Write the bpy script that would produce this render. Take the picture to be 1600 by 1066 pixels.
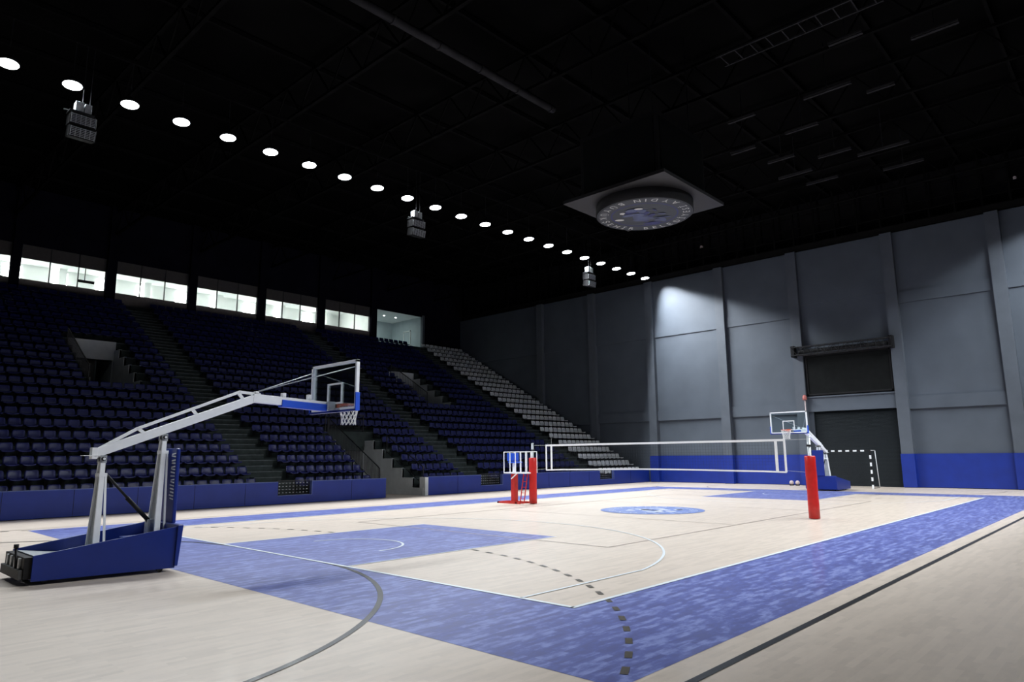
import bpy, bmesh, math, random
from mathutils import Vector, Matrix
random.seed(7)
for o in list(bpy.data.objects): bpy.data.objects.remove(o)
S = bpy.context.scene
C = S.collection
PI = math.pi

# ------------------------------------------------------------------ camera
cam = bpy.data.cameras.new('camera'); cam.sensor_width = 36.0; cam.lens = 23.942
cam.clip_start = 0.05; cam.clip_end = 300
co = bpy.data.objects.new('camera', cam); C.objects.link(co)
yaw, pit, rol = 0.7511, 0.1683, -0.0085
F = Vector((math.cos(pit)*math.cos(yaw), math.cos(pit)*math.sin(yaw), math.sin(pit)))
Rv = F.cross(Vector((0, 0, 1))).normalized(); Uv = Rv.cross(F)
R2 = Rv*math.cos(rol)+Uv*math.sin(rol); U2 = -Rv*math.sin(rol)+Uv*math.cos(rol)
CP = Vector((-21.0804, -13.089, 1.8782))
co.matrix_world = Matrix(((R2.x, U2.x, -F.x, CP.x), (R2.y, U2.y, -F.y, CP.y), (R2.z, U2.z, -F.z, CP.z), (0, 0, 0, 1)))
S.camera = co
# ------------------------------------------------------------------ world, exposure
w = bpy.data.worlds.new('world'); S.world = w; w.use_nodes = True
w.node_tree.nodes['Background'].inputs[0].default_value = (0.5, 0.6, 0.75, 1)
w.node_tree.nodes['Background'].inputs[1].default_value = 0.0
S.view_settings.view_transform = 'Standard'; S.view_settings.look = 'None'
S.view_settings.gamma = 1.0; S.view_settings.use_curve_mapping = False
S.view_settings.exposure = 0.0
LEFT_W = 860.0      # watts of each lamp of the left row
RIGHT_W = 980.0
LAMPC = (0.90, 0.95, 1.0)
CONE = math.radians(68)
TILT = math.radians(28.5)        # the floods lean towards the court
FLOORC = (0.63, 0.54, 0.455)

# ------------------------------------------------------------------ materials
def mat(name, col, rough=0.6, metal=0.0, noise=0.0, nscale=8.0, spec=0.5, bump=0.0, emit=None, estr=0.0, coat=0.0, coatr=0.1, stretch=None):
    m = bpy.data.materials.new(name); m.use_nodes = True
    nt = m.node_tree; b = nt.nodes['Principled BSDF']
    b.inputs['Base Color'].default_value = (*col, 1)
    b.inputs['Roughness'].default_value = rough; b.inputs['Metallic'].default_value = metal
    b.inputs['Specular IOR Level'].default_value = spec
    b.inputs['Coat Weight'].default_value = coat; b.inputs['Coat Roughness'].default_value = coatr
    if emit: b.inputs['Emission Color'].default_value = (*emit, 1); b.inputs['Emission Strength'].default_value = estr
    if noise > 0 or bump > 0:
        tc = nt.nodes.new('ShaderNodeTexCoord'); n = nt.nodes.new('ShaderNodeTexNoise')
        n.inputs['Scale'].default_value = nscale; n.inputs['Detail'].default_value = 6
        src = tc.outputs['Object']
        if stretch:
            mp = nt.nodes.new('ShaderNodeMapping'); mp.inputs['Scale'].default_value = stretch
            nt.links.new(src, mp.inputs[0]); src = mp.outputs[0]
        nt.links.new(src, n.inputs['Vector'])
        if noise > 0:
            r = nt.nodes.new('ShaderNodeMapRange'); r.inputs[3].default_value = 1-noise; r.inputs[4].default_value = 1+noise
            r.inputs[1].default_value = 0.3; r.inputs[2].default_value = 0.7
            nt.links.new(n.outputs['Fac'], r.inputs[0])
            h = nt.nodes.new('ShaderNodeVectorMath'); h.operation = 'SCALE'; h.inputs[0].default_value = col
            nt.links.new(r.outputs[0], h.inputs['Scale']); nt.links.new(h.outputs[0], b.inputs['Base Color'])
        if bump > 0:
            bp = nt.nodes.new('ShaderNodeBump'); bp.inputs['Strength'].default_value = bump; bp.inputs['Distance'].default_value = 0.01
            nt.links.new(n.outputs['Fac'], bp.inputs['Height']); nt.links.new(bp.outputs[0], b.inputs['Normal'])
    return m

def plank_mat(name, c1, c2, c3, rough, pl=0.55, pw=0.075, amount=1.0, coat=0.25, blot=0.5, sheen=0.0, nsc=3.2, spec=.5):
    """short wood strips laid along X with individual tones, lightly varnished"""
    m = bpy.data.materials.new(name); m.use_nodes = True
    nt = m.node_tree; b = nt.nodes['Principled BSDF']; L = nt.links.new
    tc = nt.nodes.new('ShaderNodeTexCoord')
    br = nt.nodes.new('ShaderNodeTexBrick'); br.inputs['Scale'].default_value = 1
    br.inputs['Brick Width'].default_value = pl; br.inputs['Row Height'].default_value = pw
    br.inputs['Mortar Size'].default_value = 0.0; br.offset = 0.37
    br.inputs['Color1'].default_value = (0, 0, 0, 1); br.inputs['Color2'].default_value = (1, 1, 1, 1)
    L(tc.outputs['Object'], br.inputs['Vector'])
    mp = nt.nodes.new('ShaderNodeMapping'); mp.inputs['Scale'].default_value = (1.2, 3.0, 1)
    L(tc.outputs['Object'], mp.inputs[0])
    n = nt.nodes.new('ShaderNodeTexNoise'); n.inputs['Scale'].default_value = nsc; n.inputs['Detail'].default_value = 7; n.inputs['Roughness'].default_value = 0.65
    L(mp.outputs[0], n.inputs['Vector'])
    mr = nt.nodes.new('ShaderNodeMapRange'); mr.inputs[1].default_value = 0.32; mr.inputs[2].default_value = 0.68
    L(n.outputs['Fac'], mr.inputs[0])
    mix0 = nt.nodes.new('ShaderNodeMix'); mix0.data_type = 'FLOAT'; mix0.inputs[0].default_value = blot
    L(br.outputs['Color'], mix0.inputs[2]); L(mr.outputs[0], mix0.inputs[3])
    cr = nt.nodes.new('ShaderNodeValToRGB')
    cr.color_ramp.elements[0].color = (*c1, 1); cr.color_ramp.elements[1].color = (*c3, 1)
    e = cr.color_ramp.elements.new(0.5); e.color = (*c2, 1)
    cr.color_ramp.elements[0].position = 0.5-0.5*amount; cr.color_ramp.elements[2].position = 0.5+0.5*amount
    L(mix0.outputs[0], cr.inputs[0]); L(cr.outputs[0], b.inputs['Base Color'])
    rr = nt.nodes.new('ShaderNodeMapRange'); rr.inputs[3].default_value = rough-0.05; rr.inputs[4].default_value = rough+0.07
    L(mr.outputs[0], rr.inputs[0]); L(rr.outputs[0], b.inputs['Roughness'])
    b.inputs['Coat Weight'].default_value = coat; b.inputs['Coat Roughness'].default_value = 0.12
    b.inputs['Specular IOR Level'].default_value = spec; b.inputs['Sheen Weight'].default_value = sheen; b.inputs['Sheen Roughness'].default_value = 0.5
    return m

M = {}
M['wood'] = plank_mat('maple_strip_floor', tuple(c*0.86 for c in FLOORC), FLOORC, tuple(c*1.10 for c in FLOORC), 0.48, coat=.18)
M['bluefloor'] = plank_mat('blue_court_paint', (0.016, 0.034, 0.24), (0.036, 0.066, 0.34), (0.16, 0.21, 0.53), 0.57, amount=0.5, blot=0.62, sheen=0.25, coat=.15, spec=.62)
M['white_line'] = mat('white_line_paint', (0.78, 0.84, 0.88), 0.4, coat=.2)
M['dark_line'] = mat('dark_line_paint', (0.018, 0.02, 0.024), 0.45, noise=.2, coat=.2)
M['dash_line'] = mat('brown_line_paint', (0.085, 0.075, 0.06), 0.4, coat=.2)
M['thin_line'] = mat('faded_brown_line_paint', (0.36, 0.29, 0.25), 0.45, coat=.2)
M['logoblue'] = mat('floor_logo_blue', (0.16, 0.24, 0.56), 0.4, noise=.3, nscale=5, coat=.2)
M['logowhite'] = mat('floor_logo_white', (0.7, 0.76, 0.85), 0.4, coat=.2)
M['wall'] = mat('grey_cladding', (0.078, 0.095, 0.120), 0.62, noise=0.10, nscale=.7, bump=.05)
M['wallcol'] = mat('grey_column_paint', (0.086, 0.101, 0.124), 0.6, noise=0.08, nscale=1.5)
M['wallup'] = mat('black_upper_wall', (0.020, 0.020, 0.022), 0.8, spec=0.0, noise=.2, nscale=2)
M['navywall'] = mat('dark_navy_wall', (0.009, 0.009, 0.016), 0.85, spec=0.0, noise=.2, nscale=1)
M['pad'] = mat('blue_wall_pad', (0.005, 0.026, 0.25), 0.45, noise=0.10, nscale=2)
M['padcap'] = mat('pale_blue_cap', (0.10, 0.14, 0.38), 0.4, noise=.1)
M['concrete'] = mat('dark_concrete', (0.048, 0.062, 0.060), 0.8, spec=0.2, noise=0.25, nscale=3)
M['nosing'] = mat('concrete_edge', (0.10, 0.12, 0.125), 0.6, noise=.3, nscale=6)
M['lightconc'] = mat('pale_plastered_wall', (0.62, 0.65, 0.66), 0.75, noise=0.10, nscale=2)
M['seatblue'] = mat('navy_seat_plastic', (0.010, 0.014, 0.115), 0.38, noise=.15, nscale=20)
M['seatgrey'] = mat('light_grey_seat_plastic', (0.80, 0.82, 0.84), 0.4, noise=.04, nscale=20)
M['steelblack'] = mat('black_painted_steel', (0.012, 0.013, 0.015), 0.5, noise=.2, nscale=20)
M['ceil'] = mat('black_ceiling', (0.004, 0.004, 0.004), 0.9, spec=0.0, noise=.3, nscale=.4)
M['truss'] = mat('dark_roof_steel', (0.0065, 0.0065, 0.0065), 0.6, spec=0.0, noise=.3, nscale=2)
M['duct'] = mat('dark_grey_duct', (0.030, 0.030, 0.032), 0.45, spec=0.0, noise=.2, nscale=2)
M['whitemetal'] = mat('white_powder_coat', (0.90, 0.92, 0.94), 0.32, noise=.03, nscale=9)
M['greymetal'] = mat('light_grey_steel', (0.42, 0.45, 0.47), 0.38, metal=.2, noise=.15, nscale=12)
M['bluemetal'] = mat('royal_blue_panel', (0.005, 0.023, 0.20), 0.35, noise=.06, nscale=4)
M['bluepad'] = mat('bright_blue_vinyl', (0.012, 0.085, 0.62), 0.4, noise=.05, nscale=6)
M['orange'] = mat('orange_rim_paint', (0.85, 0.13, 0.04), 0.4, noise=.05)
M['net'] = mat('white_net_cord', (0.78, 0.78, 0.74), 0.8, noise=.05)
M['blacknet'] = mat('dark_net_cord', (0.02, 0.022, 0.025), 0.8, noise=.05)
M['tape'] = mat('white_net_tape', (0.85, 0.86, 0.88), 0.6, noise=.03)
M['red'] = mat('red_vinyl_pad', (0.50, 0.010, 0.007), 0.42, noise=.12, nscale=6)
M['redmetal'] = mat('red_painted_steel', (0.50, 0.022, 0.015), 0.4, noise=.12, nscale=12)
M['black'] = mat('matt_black', (0.012, 0.012, 0.013), 0.55, spec=0.2, noise=.2, nscale=12)
M['rubber'] = mat('grey_rubber', (0.05, 0.05, 0.05), 0.7, noise=.2)
M['shutter'] = mat('charcoal_roller_shutter', (0.014, 0.018, 0.021), 0.6, spec=.15, noise=.1, nscale=2)
M['led'] = mat('black_led_panel', (0.008, 0.009, 0.009), 0.6, spec=.1, noise=.2, nscale=3)
M['lampface'] = mat('lamp_lens', (0.9, 0.95, 1), 0.4, emit=(0.90, 0.96, 1.0), estr=14.0)
M['roomwhite'] = mat('white_room_paint', (0.80, 0.82, 0.80), 0.8, noise=.04, nscale=2)
M['roomgrey'] = mat('pale_grey_room_paint', (0.46, 0.52, 0.54), 0.8, noise=.05, nscale=2)
M['daylight'] = mat('daylit_window', (1, 1, 1), 0.5, emit=(0.97, 1.0, 0.98), estr=12.0)
M['ceillamp'] = mat('ceiling_panel_lamp', (1, 1, 1), 0.5, emit=(0.97, 1.0, 0.97), estr=24.0)
M['fascia'] = mat('grey_fascia', (0.085, 0.08, 0.078), 0.7, noise=.1)
M['sillgrey'] = mat('brownish_grey_sill_wall', (0.22, 0.20, 0.18), 0.7, noise=.15)
M['doordark'] = mat('dark_door', (0.06, 0.055, 0.05), 0.5, noise=.1)
M['logow'] = mat('white_sign_vinyl', (0.55, 0.55, 0.52), 0.5, noise=.05)
M['signdark'] = mat('dark_sign_face', (0.010, 0.016, 0.022), 0.45, noise=.2, nscale=2)
M['signplate'] = mat('dark_plate', (0.006, 0.0057, 0.007), 0.55, noise=.15)
M['signblue'] = mat('blue_sign_vinyl', (0.008, 0.012, 0.10), 0.5, noise=.3, nscale=3)
M['signpale'] = mat('pale_blue_sign_vinyl', (0.05, 0.065, 0.14), 0.5, noise=.3, nscale=3)
M['pink'] = mat('faded_red_plastic', (0.50, 0.15, 0.13), 0.5, noise=.1)
M['pale'] = mat('pale_pinkish_rubber', (0.55, 0.45, 0.45), 0.6, noise=.1)
def glass_mat(name, tint, refl):
    m = bpy.data.materials.new(name); m.use_nodes = True; nt = m.node_tree; nt.nodes.clear()
    o = nt.nodes.new('ShaderNodeOutputMaterial'); t = nt.nodes.new('ShaderNodeBsdfTransparent'); t.inputs[0].default_value = (*tint, 1)
    g = nt.nodes.new('ShaderNodeBsdfGlossy'); g.inputs['Roughness'].default_value = 0.03
    fr = nt.nodes.new('ShaderNodeFresnel'); fr.inputs[0].default_value = 1.45
    mu = nt.nodes.new('ShaderNodeMath'); mu.operation = 'MULTIPLY'; mu.inputs[1].default_value = refl
    mx = nt.nodes.new('ShaderNodeMixShader')
    nt.links.new(fr.outputs[0], mu.inputs[0]); nt.links.new(mu.outputs[0], mx.inputs[0])
    nt.links.new(t.outputs[0], mx.inputs[1]); nt.links.new(g.outputs[0], mx.inputs[2]); nt.links.new(mx.outputs[0], o.inputs[0])
    return m
M['glass'] = glass_mat('clear_board_glass', (0.86, 0.92, 0.93), 0.8)
M['winglass'] = glass_mat('window_glass', (0.97, 0.98, 0.97), 0.7)

# ------------------------------------------------------------------ mesh builder
class MB:
    def __init__(s): s.v = []; s.f = []; s.m = []; s.mats = []; s.sm = []
    def mi(s, k):
        if k not in s.mats: s.mats.append(k)
        return s.mats.index(k)
    def poly(s, pts, k, smooth=False):
        b = len(s.v); s.v += [tuple(p) for p in pts]; s.f.append(tuple(range(b, b+len(pts)))); s.m.append(s.mi(k)); s.sm.append(smooth)
    def box(s, a, b, k, rot=None, org=None):
        x0, y0, z0 = a; x1, y1, z1 = b
        if x0 > x1: x0, x1 = x1, x0
        if y0 > y1: y0, y1 = y1, y0
        if z0 > z1: z0, z1 = z1, z0
        P = [Vector(p) for p in ((x0,y0,z0),(x1,y0,z0),(x1,y1,z0),(x0,y1,z0),(x0,y0,z1),(x1,y0,z1),(x1,y1,z1),(x0,y1,z1))]
        if rot:
            og = Vector(org) if org else Vector(((x0+x1)/2,(y0+y1)/2,(z0+z1)/2)); P = [og+rot@(p-og) for p in P]
        s.hexa(P, k)
    def hexa(s, P, k):
        n = len(s.v); s.v += [tuple(p) for p in P]; i = s.mi(k)
        for q in ((0,3,2,1),(4,5,6,7),(0,1,5,4),(1,2,6,5),(2,3,7,6),(3,0,4,7)):
            s.f.append(tuple(n+t for t in q)); s.m.append(i); s.sm.append(False)
    def bar(s, a, b, wd, ht, k, up=(0, 0, 1), wd2=None, ht2=None):
        a = Vector(a); b = Vector(b); d = (b-a).normalized(); up = Vector(up)
        if abs(d.dot(up)) > .999: up = Vector((1, 0, 0))
        sx = d.cross(up).normalized(); u = sx.cross(d)
        w2 = wd if wd2 is None else wd2; h2 = ht if ht2 is None else ht2
        P = []
        for p, ww, hh in ((a, wd, ht), (b, w2, h2)):
            P += [p-sx*ww/2-u*hh/2, p+sx*ww/2-u*hh/2, p+sx*ww/2+u*hh/2, p-sx*ww/2+u*hh/2]
        s.hexa(P, k)
    def tube(s, a, b, r, k, n=10, r2=None, caps=True):
        a = Vector(a); b = Vector(b); d = (b-a).normalized()
        up = Vector((0, 0, 1)) if abs(d.z) < .95 else Vector((1, 0, 0))
        x = d.cross(up).normalized(); y = x.cross(d); r2 = r if r2 is None else r2
        base = len(s.v); i = s.mi(k)
        for p, rr in ((a, r), (b, r2)):
            for t in range(n):
                an = 2*PI*t/n; s.v.append(tuple(p+x*math.cos(an)*rr+y*math.sin(an)*rr))
        for t in range(n):
            u = (t+1) % n; s.f.append((base+t, base+u, base+n+u, base+n+t)); s.m.append(i); s.sm.append(n > 6)
        if caps:
            s.f.append(tuple(base+t for t in reversed(range(n)))); s.m.append(i); s.sm.append(False)
            s.f.append(tuple(base+n+t for t in range(n))); s.m.append(i); s.sm.append(False)
    def path(s, pts, r, k, n=8):
        for a, b in zip(pts[:-1], pts[1:]): s.tube(a, b, r, k, n)
    def lathe(s, prof, c, k, n=20, axis='z'):
        base = len(s.v); i = s.mi(k); c = Vector(c)
        for (r, h) in prof:
            for t in range(n):
                an = 2*PI*t/n
                p = (r*math.cos(an), r*math.sin(an), h) if axis == 'z' else (h, r*math.cos(an), r*math.sin(an))
                s.v.append(tuple(c+Vector(p)))
        for j in range(len(prof)-1):
            for t in range(n):
                u = (t+1) % n; s.f.append((base+j*n+t, base+j*n+u, base+(j+1)*n+u, base+(j+1)*n+t)); s.m.append(i); s.sm.append(True)
    def disc(s, c, r, k, n=32, z=None, r0=0, flip=False, a0=0, a1=2*PI):
        c = Vector(c)
        for t in range(n):
            p, q = a0+(a1-a0)*t/n, a0+(a1-a0)*(t+1)/n
            A = c+Vector((r*math.cos(p), r*math.sin(p), 0)); B = c+Vector((r*math.cos(q), r*math.sin(q), 0))
            if r0 > 0:
                D = c+Vector((r0*math.cos(p), r0*math.sin(p), 0)); E_ = c+Vector((r0*math.cos(q), r0*math.sin(q), 0)); P = [A, B, E_, D]
            else: P = [c, A, B]
            s.poly(P[::-1] if flip else P, k)
    def mesh(s, name):
        me = bpy.data.meshes.new(name); me.from_pydata(s.v, [], s.f)
        for k in s.mats: me.materials.append(M[k])
        me.polygons.foreach_set('material_index', s.m); me.polygons.foreach_set('use_smooth', s.sm)
        me.update(); return me
    def build(s, name, parent=None, loc=None, bevel=0, **tags):
        me = s.mesh(name)
        if loc is not None: me.transform(Matrix.Translation(-Vector(loc)))
        o = bpy.data.objects.new(name, me); C.objects.link(o)
        if loc is not None: o.location = loc
        if parent:
            o.parent = parent
            if loc is None and parent.get('_w') is None:
                pass
        if bevel:
            b = o.modifiers.new('bevel', 'BEVEL'); b.width = bevel; b.segments = 2; b.limit_method = 'ANGLE'
        tag(o, **tags); return o
def tag(o, label=None, cat=None, group=None, kind=None):
    if label: o['label'] = label
    if cat: o['category'] = cat
    if group: o['group'] = group
    if kind: o['kind'] = kind
    return o
def thing(name, label, cat, loc=(0, 0, 0), rz=0, group=None):
    o = bpy.data.objects.new(name, None); C.objects.link(o); o.location = loc; o.rotation_euler = (0, 0, rz)
    o.empty_display_size = .2
    return tag(o, label, cat, group)
def part(mb, name, parent, bevel=0, label=None):
    """parts are modelled in the coordinates of their thing"""
    o = mb.build(name, bevel=bevel, label=label); o.parent = parent; return o
def struct(mb, name): return mb.build(name, kind='structure')
def dup(root, loc=None, rz=None, label=None, group=None):
    r = root.copy(); C.objects.link(r)
    if loc is not None: r.location = loc
    if rz is not None: r.rotation_euler = (0, 0, rz)
    if label: r['label'] = label
    if group: r['group'] = group
    for ch in list(root.children):
        c = ch.copy(); C.objects.link(c); c.parent = r
        for g in list(ch.children):
            d = g.copy(); C.objects.link(d); d.parent = c
    return r
ORD = ['first','second','third','fourth','fifth','sixth','seventh','eighth','ninth','tenth','eleventh','twelfth','thirteenth','fourteenth','fifteenth','sixteenth','seventeenth','eighteenth','nineteenth','twentieth','twenty-first','twenty-second','twenty-third','twenty-fourth']

# ------------------------------------------------------------------ lettering
_cc = {}
def glyph(ch):
    if ch in _cc: return _cc[ch]
    cu = bpy.data.curves.new('g', 'FONT'); cu.body = ch; cu.size = 1; cu.resolution_u = 2
    o = bpy.data.objects.new('g', cu); C.objects.link(o)
    dg = bpy.context.evaluated_depsgraph_get(); me = bpy.data.meshes.new_from_object(o.evaluated_get(dg))
    vs = [v.co.copy() for v in me.vertices]; fs = [tuple(p.vertices) for p in me.polygons]
    wd = max([v.x for v in vs])+.08 if vs else .35
    bpy.data.objects.remove(o); bpy.data.curves.remove(cu); bpy.data.meshes.remove(me)
    _cc[ch] = (vs, fs, wd); return _cc[ch]
def put_glyph(mb, ch, org, right, up, size, k):
    vs, fs, wd = glyph(ch); org = Vector(org); right = Vector(right); up = Vector(up)
    b = len(mb.v); i = mb.mi(k)
    mb.v += [tuple(org+right*((v.x-wd/2)*size)+up*(v.y*size)) for v in vs]
    for f in fs: mb.f.append(tuple(b+t for t in f)); mb.m.append(i); mb.sm.append(False)
def ring_text(mb, txt, c, r, size, k, start, sign, inward, frac=1.0):
    """letters round a circle; start = angle of first letter, sign = direction of reading"""
    W = [glyph(ch)[2] for ch in txt]; tot = sum(W); a = start
    c = Vector(c)
    for ch, wd in zip(txt, W):
        step = 2*PI*frac*wd/tot; mid = a+sign*step/2
        rad = Vector((math.cos(mid), math.sin(mid), 0)); tan = Vector((-math.sin(mid), math.cos(mid), 0))*sign
        up = -rad if inward else rad
        put_glyph(mb, ch, c+rad*r, tan, up, size, k); a += sign*step

# ================================================================== FLOOR
X0, X1, Y0, Y1 = -24.0, 22.6, -16.0, 14.0
f = MB()
f.poly([(X0,Y0,0),(X1,Y0,0),(X1,Y1+.3,0),(X0,Y1+.3,0)], 'wood')
f.poly([(-1.1,Y1+.3,0),(1.3,Y1+.3,0),(1.3,26,0),(-1.1,26,0)], 'wood')
W_ = 2.13; L_, H_ = 14.0, 7.5
def rect(x0, y0, x1, y1, z, k): f.poly([(x0,y0,z),(x1,y0,z),(x1,y1,z),(x0,y1,z)], k)
zb = .002
rect(-L_-W_, -H_-W_, L_+W_, -H_, zb, 'bluefloor'); rect(-L_-W_, H_, L_+W_, H_+W_, zb, 'bluefloor')
rect(-L_-W_, -H_, -L_, H_, zb, 'bluefloor'); rect(L_, -H_, L_+W_, H_, zb, 'bluefloor')
for s in (-1, 1): rect(min(s*L_, s*(L_-5.8)), -2.45, max(s*L_, s*(L_-5.8)), 2.45, zb, 'bluefloor')
def arc(cx, cy, r, a0, a1, wd, z, k, n=40):
    for t in range(n):
        p, q = a0+(a1-a0)*t/n, a0+(a1-a0)*(t+1)/n
        f.poly([(cx+(r-wd/2)*math.cos(p), cy+(r-wd/2)*math.sin(p), z), (cx+(r+wd/2)*math.cos(p), cy+(r+wd/2)*math.sin(p), z),
                (cx+(r+wd/2)*math.cos(q), cy+(r+wd/2)*math.sin(q), z), (cx+(r-wd/2)*math.cos(q), cy+(r-wd/2)*math.sin(q), z)], k)
# volleyball court, thin faded lines
zv = .004; t = .03
rect(-9,-4.5-t,9,-4.5+t,zv,'thin_line'); rect(-9,4.5-t,9,4.5+t,zv,'thin_line')
for x in (-9, 9): rect(x-t,-4.5,x+t,4.5,zv,'thin_line')
for x in (-3, 3): rect(x-.02,-4.5,x+.02,4.5,zv-.0005,'thin_line')
# handball: side lines, goal-area line, dashed free-throw line
zh = .006
rect(-20,-10.04,20,-9.96,zh,'dark_line'); rect(-20,9.97,20,10.03,zh,'thin_line')
for s in (-1, 1):
    g = 20*s; d = 0 if s < 0 else PI
    for sy in (-1, 1):
        a0, a1 = (0, PI/2*sy) if s < 0 else (PI, PI-PI/2*sy)
        arc(g, 1.5*sy, 6.0, a0, a1, .075, zh, 'dark_line' if s < 0 else 'thin_line', 48)
        n = 0; per = .50/9.0; a = .118
        amax = math.acos(max(-1, min(1, (8.5/9.0)))); amax = math.asin(8.5/9.0)
        while a < amax:
            b = min(a+per*.44, amax)
            p, q = (a*sy, b*sy) if s < 0 else (PI-a*sy, PI-b*sy)
            arc(g, 1.5*sy, 9.0, p, q, .075, zh, 'dash_line' if s < 0 else 'thin_line', 2); a += per
    rect(min(g-s*5.96, g-s*6.04), -1.5, max(g-s*5.96, g-s*6.04), 1.5, zh-.001, 'dark_line')
# basketball: boundary, three point lines, no charge arcs
zw = .008; e = .035
rect(-L_-e,-H_-e,L_+e,-H_+e,zw,'white_line'); rect(-L_-e,H_-e,L_+e,H_+e,zw,'white_line')
for x in (-L_, L_): rect(x-e,-H_,x+e,H_,zw,'white_line')
for s in (-1, 1):
    bx = s*(L_-1.575); am = math.asin(6.6/6.75)
    cdir = 0 if s < 0 else PI
    arc(bx, 0, 6.75, cdir-am, cdir+am, .05, zw, 'white_line', 80)
    xe = bx-s*6.75*math.cos(am)
    for sy in (-1, 1): rect(min(s*L_, xe), sy*6.6-.025, max(s*L_, xe), sy*6.6+.025, zw, 'white_line')
    arc(bx, 0, 1.25, cdir-PI/2, cdir+PI/2, .055, zw, 'white_line', 32)
    for sy in (-1, 1): rect(min(s*L_, s*(L_-5.8)), sy*2.45-.02, max(s*L_, s*(L_-5.8)), sy*2.45+.02, zw-.001, 'white_line')
# centre emblem
c0 = (0, 0, .0095)
f.disc(c0, 1.78, 'logoblue', 64, r0=1.70); f.disc(c0, 1.22, 'logoblue', 64, r0=1.14)
f.disc(c0, 1.70, 'logoblue', 64, r0=1.22)
ring_text(f, 'AYDIN BÜYÜKŞEHİR BELEDİYESİ ', (0, 0, .011), 1.30, .36, 'logowhite', -2.35, -1, False)
f.disc(c0, 1.14, 'logoblue', 48)
random.seed(3)
for i in range(26):
    a = random.uniform(0, 2*PI); r = random.uniform(.15, .95); p = Vector((r*math.cos(a), r*math.sin(a), .011))
    w1, h1 = random.uniform(.06, .22), random.uniform(.06, .2)
    f.poly([p+Vector((w1*math.cos(q), h1*math.sin(q), 0)) for q in [2*PI*u/9 for u in range(9)]], 'logowhite')
struct(f, 'floor')

# ================================================================== FAR WALL (x = 22.2)
COLY = [18.65, 13.35, 7.75, 2.72, -2.87, -8.05, -13.4]
HC = .31
WT = 14.7
wb = MB()
ys = [34.3]+[24.2]+COLY+[Y0]
wb.box((22.60, Y0, 0), (22.9, 34.3, WT), 'wall')                       # backing slab
def bay(ya, yb):
    """cladding of one bay between two columns, set in three tiers"""
    lo, hi = min(ya, yb), max(ya, yb)
    wb.box((22.52, lo, 0), (22.60, hi, 4.35), 'wall')
    wb.box((22.36, lo, 4.35), (22.60, hi, 5.05), 'wall')
    wb.box((22.44, lo, 5.05), (22.60, hi, 10.45), 'wall')
    wb.box((22.36, lo, 10.45), (22.60, hi, 11.12), 'wall')
    wb.box((22.42, lo, 11.12), (22.60, hi, WT), 'wall')
ycols = [24.1]+COLY
for a, b in zip(ycols[:-1], ycols[1:]):
    if abs(a-2.72) < .01: continue                                   # door bay separately
    bay(a-HC, b+HC)
bay(34.3, 24.1+HC)
# door bay: lintel beam and upper panels
a, b = 2.72-HC, -2.87+HC
wb.box((22.30, b, 4.45), (22.60, a, 5.30), 'wall')
wb.box((22.22, b, 5.30), (22.60, a, 5.38), 'wall')
wb.box((22.50, b, 5.38), (22.60, a, 11.2), 'wall')
wb.box((22.40, b, 11.2), (22.60, a, WT), 'wall')
wb.box((22.45, a-.28, 0), (22.60, a, 4.45), 'wall')
# blue padding along the foot of the wall
for (p, q) in ((13.35-HC, 7.75+HC), (7.75-HC, 2.72+HC), (-2.87-HC, -8.05+HC), (-8.05-HC, -13.4+HC)):
    wb.box((22.42, min(p, q), 0.03), (22.53, max(p, q), 1.85), 'pad')
struct(wb, 'wall_back')
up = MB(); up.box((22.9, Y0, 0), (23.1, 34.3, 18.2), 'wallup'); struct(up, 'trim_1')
for i, y in enumerate([24.1]+COLY):
    c = MB(); c.box((22.12, y-HC, 0), (22.62, y+HC, WT), 'wallcol')
    if y < 14:
        c.box((22.07, y-HC-.03, 0.03), (22.45, y+HC+.03, 1.85), 'pad')
    struct(c, 'trim_%d' % (i+2))
# roller shutter
sh = MB()
for i in range(62):
    z = .02+i*.0715
    sh.hexa([Vector(p) for p in ((22.50,-2.5,z),(22.56,-2.5,z),(22.56,2.13,z),(22.50,2.13,z),(22.53,-2.5,z+.066),(22.56,-2.5,z+.066),(22.56,2.13,z+.066),(22.53,2.13,z+.066))], 'shutter')
sh.box((22.46,-2.56,0),(22.60,-2.48,4.45),'shutter'); sh.box((22.46,2.09,0),(22.60,2.17,4.45),'shutter')
struct(sh, 'door_1')
# led screen
ls = thing('led_screen', 'wide black unlit display panel above the roller shutter on the grey wall', 'screen', (22.3, -.08, 5.45))
m = MB(); m.box((-.02,-2.33,.05),(.12,2.33,2.45),'led'); part(m, 'display_panel', ls)
m = MB()
for z in (.05, 2.45): m.box((-.06,-2.40,z-.05),(.14,2.40,z+.05),'black')
for y in (-2.37, 2.37): m.box((-.06,y-.05,0),(.14,y+.05,2.5),'black')
part(m, 'frame', ls)
# truss bracket above screen
tb = thing('curtain_truss', 'black pipe truss box running along above the unlit display panel', 'truss', (21.85, 0, 7.95))
m = MB()
for (x, z) in ((-.22, 0), (.18, 0), (-.22, .5), (.18, .5)): m.tube((x,-2.75,z),(x,2.95,z),.03,'steelblack',6)
n = 14
for i in range(n):
    ya, yb = -2.75+5.7*i/n, -2.75+5.7*(i+1)/n
    z0, z1 = (0, .5) if i % 2 else (.5, 0)
    for x in (-.22, .18): m.tube((x,ya,z0),(x,yb,z1),.016,'steelblack',5)
    m.tube((-.22,ya,0),(.18,ya,0),.016,'steelblack',5); m.tube((-.22,ya,.5),(.18,ya,.5),.016,'steelblack',5); m.tube((-.22,ya,0),(-.22,ya,.5),.016,'steelblack',5)
part(m, 'truss_frame', tb)
m = MB(); m.tube((-.05,-2.5,.2),(-.05,2.5,.2),.12,'black',12); part(m, 'roller', tb)
m = MB()
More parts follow.
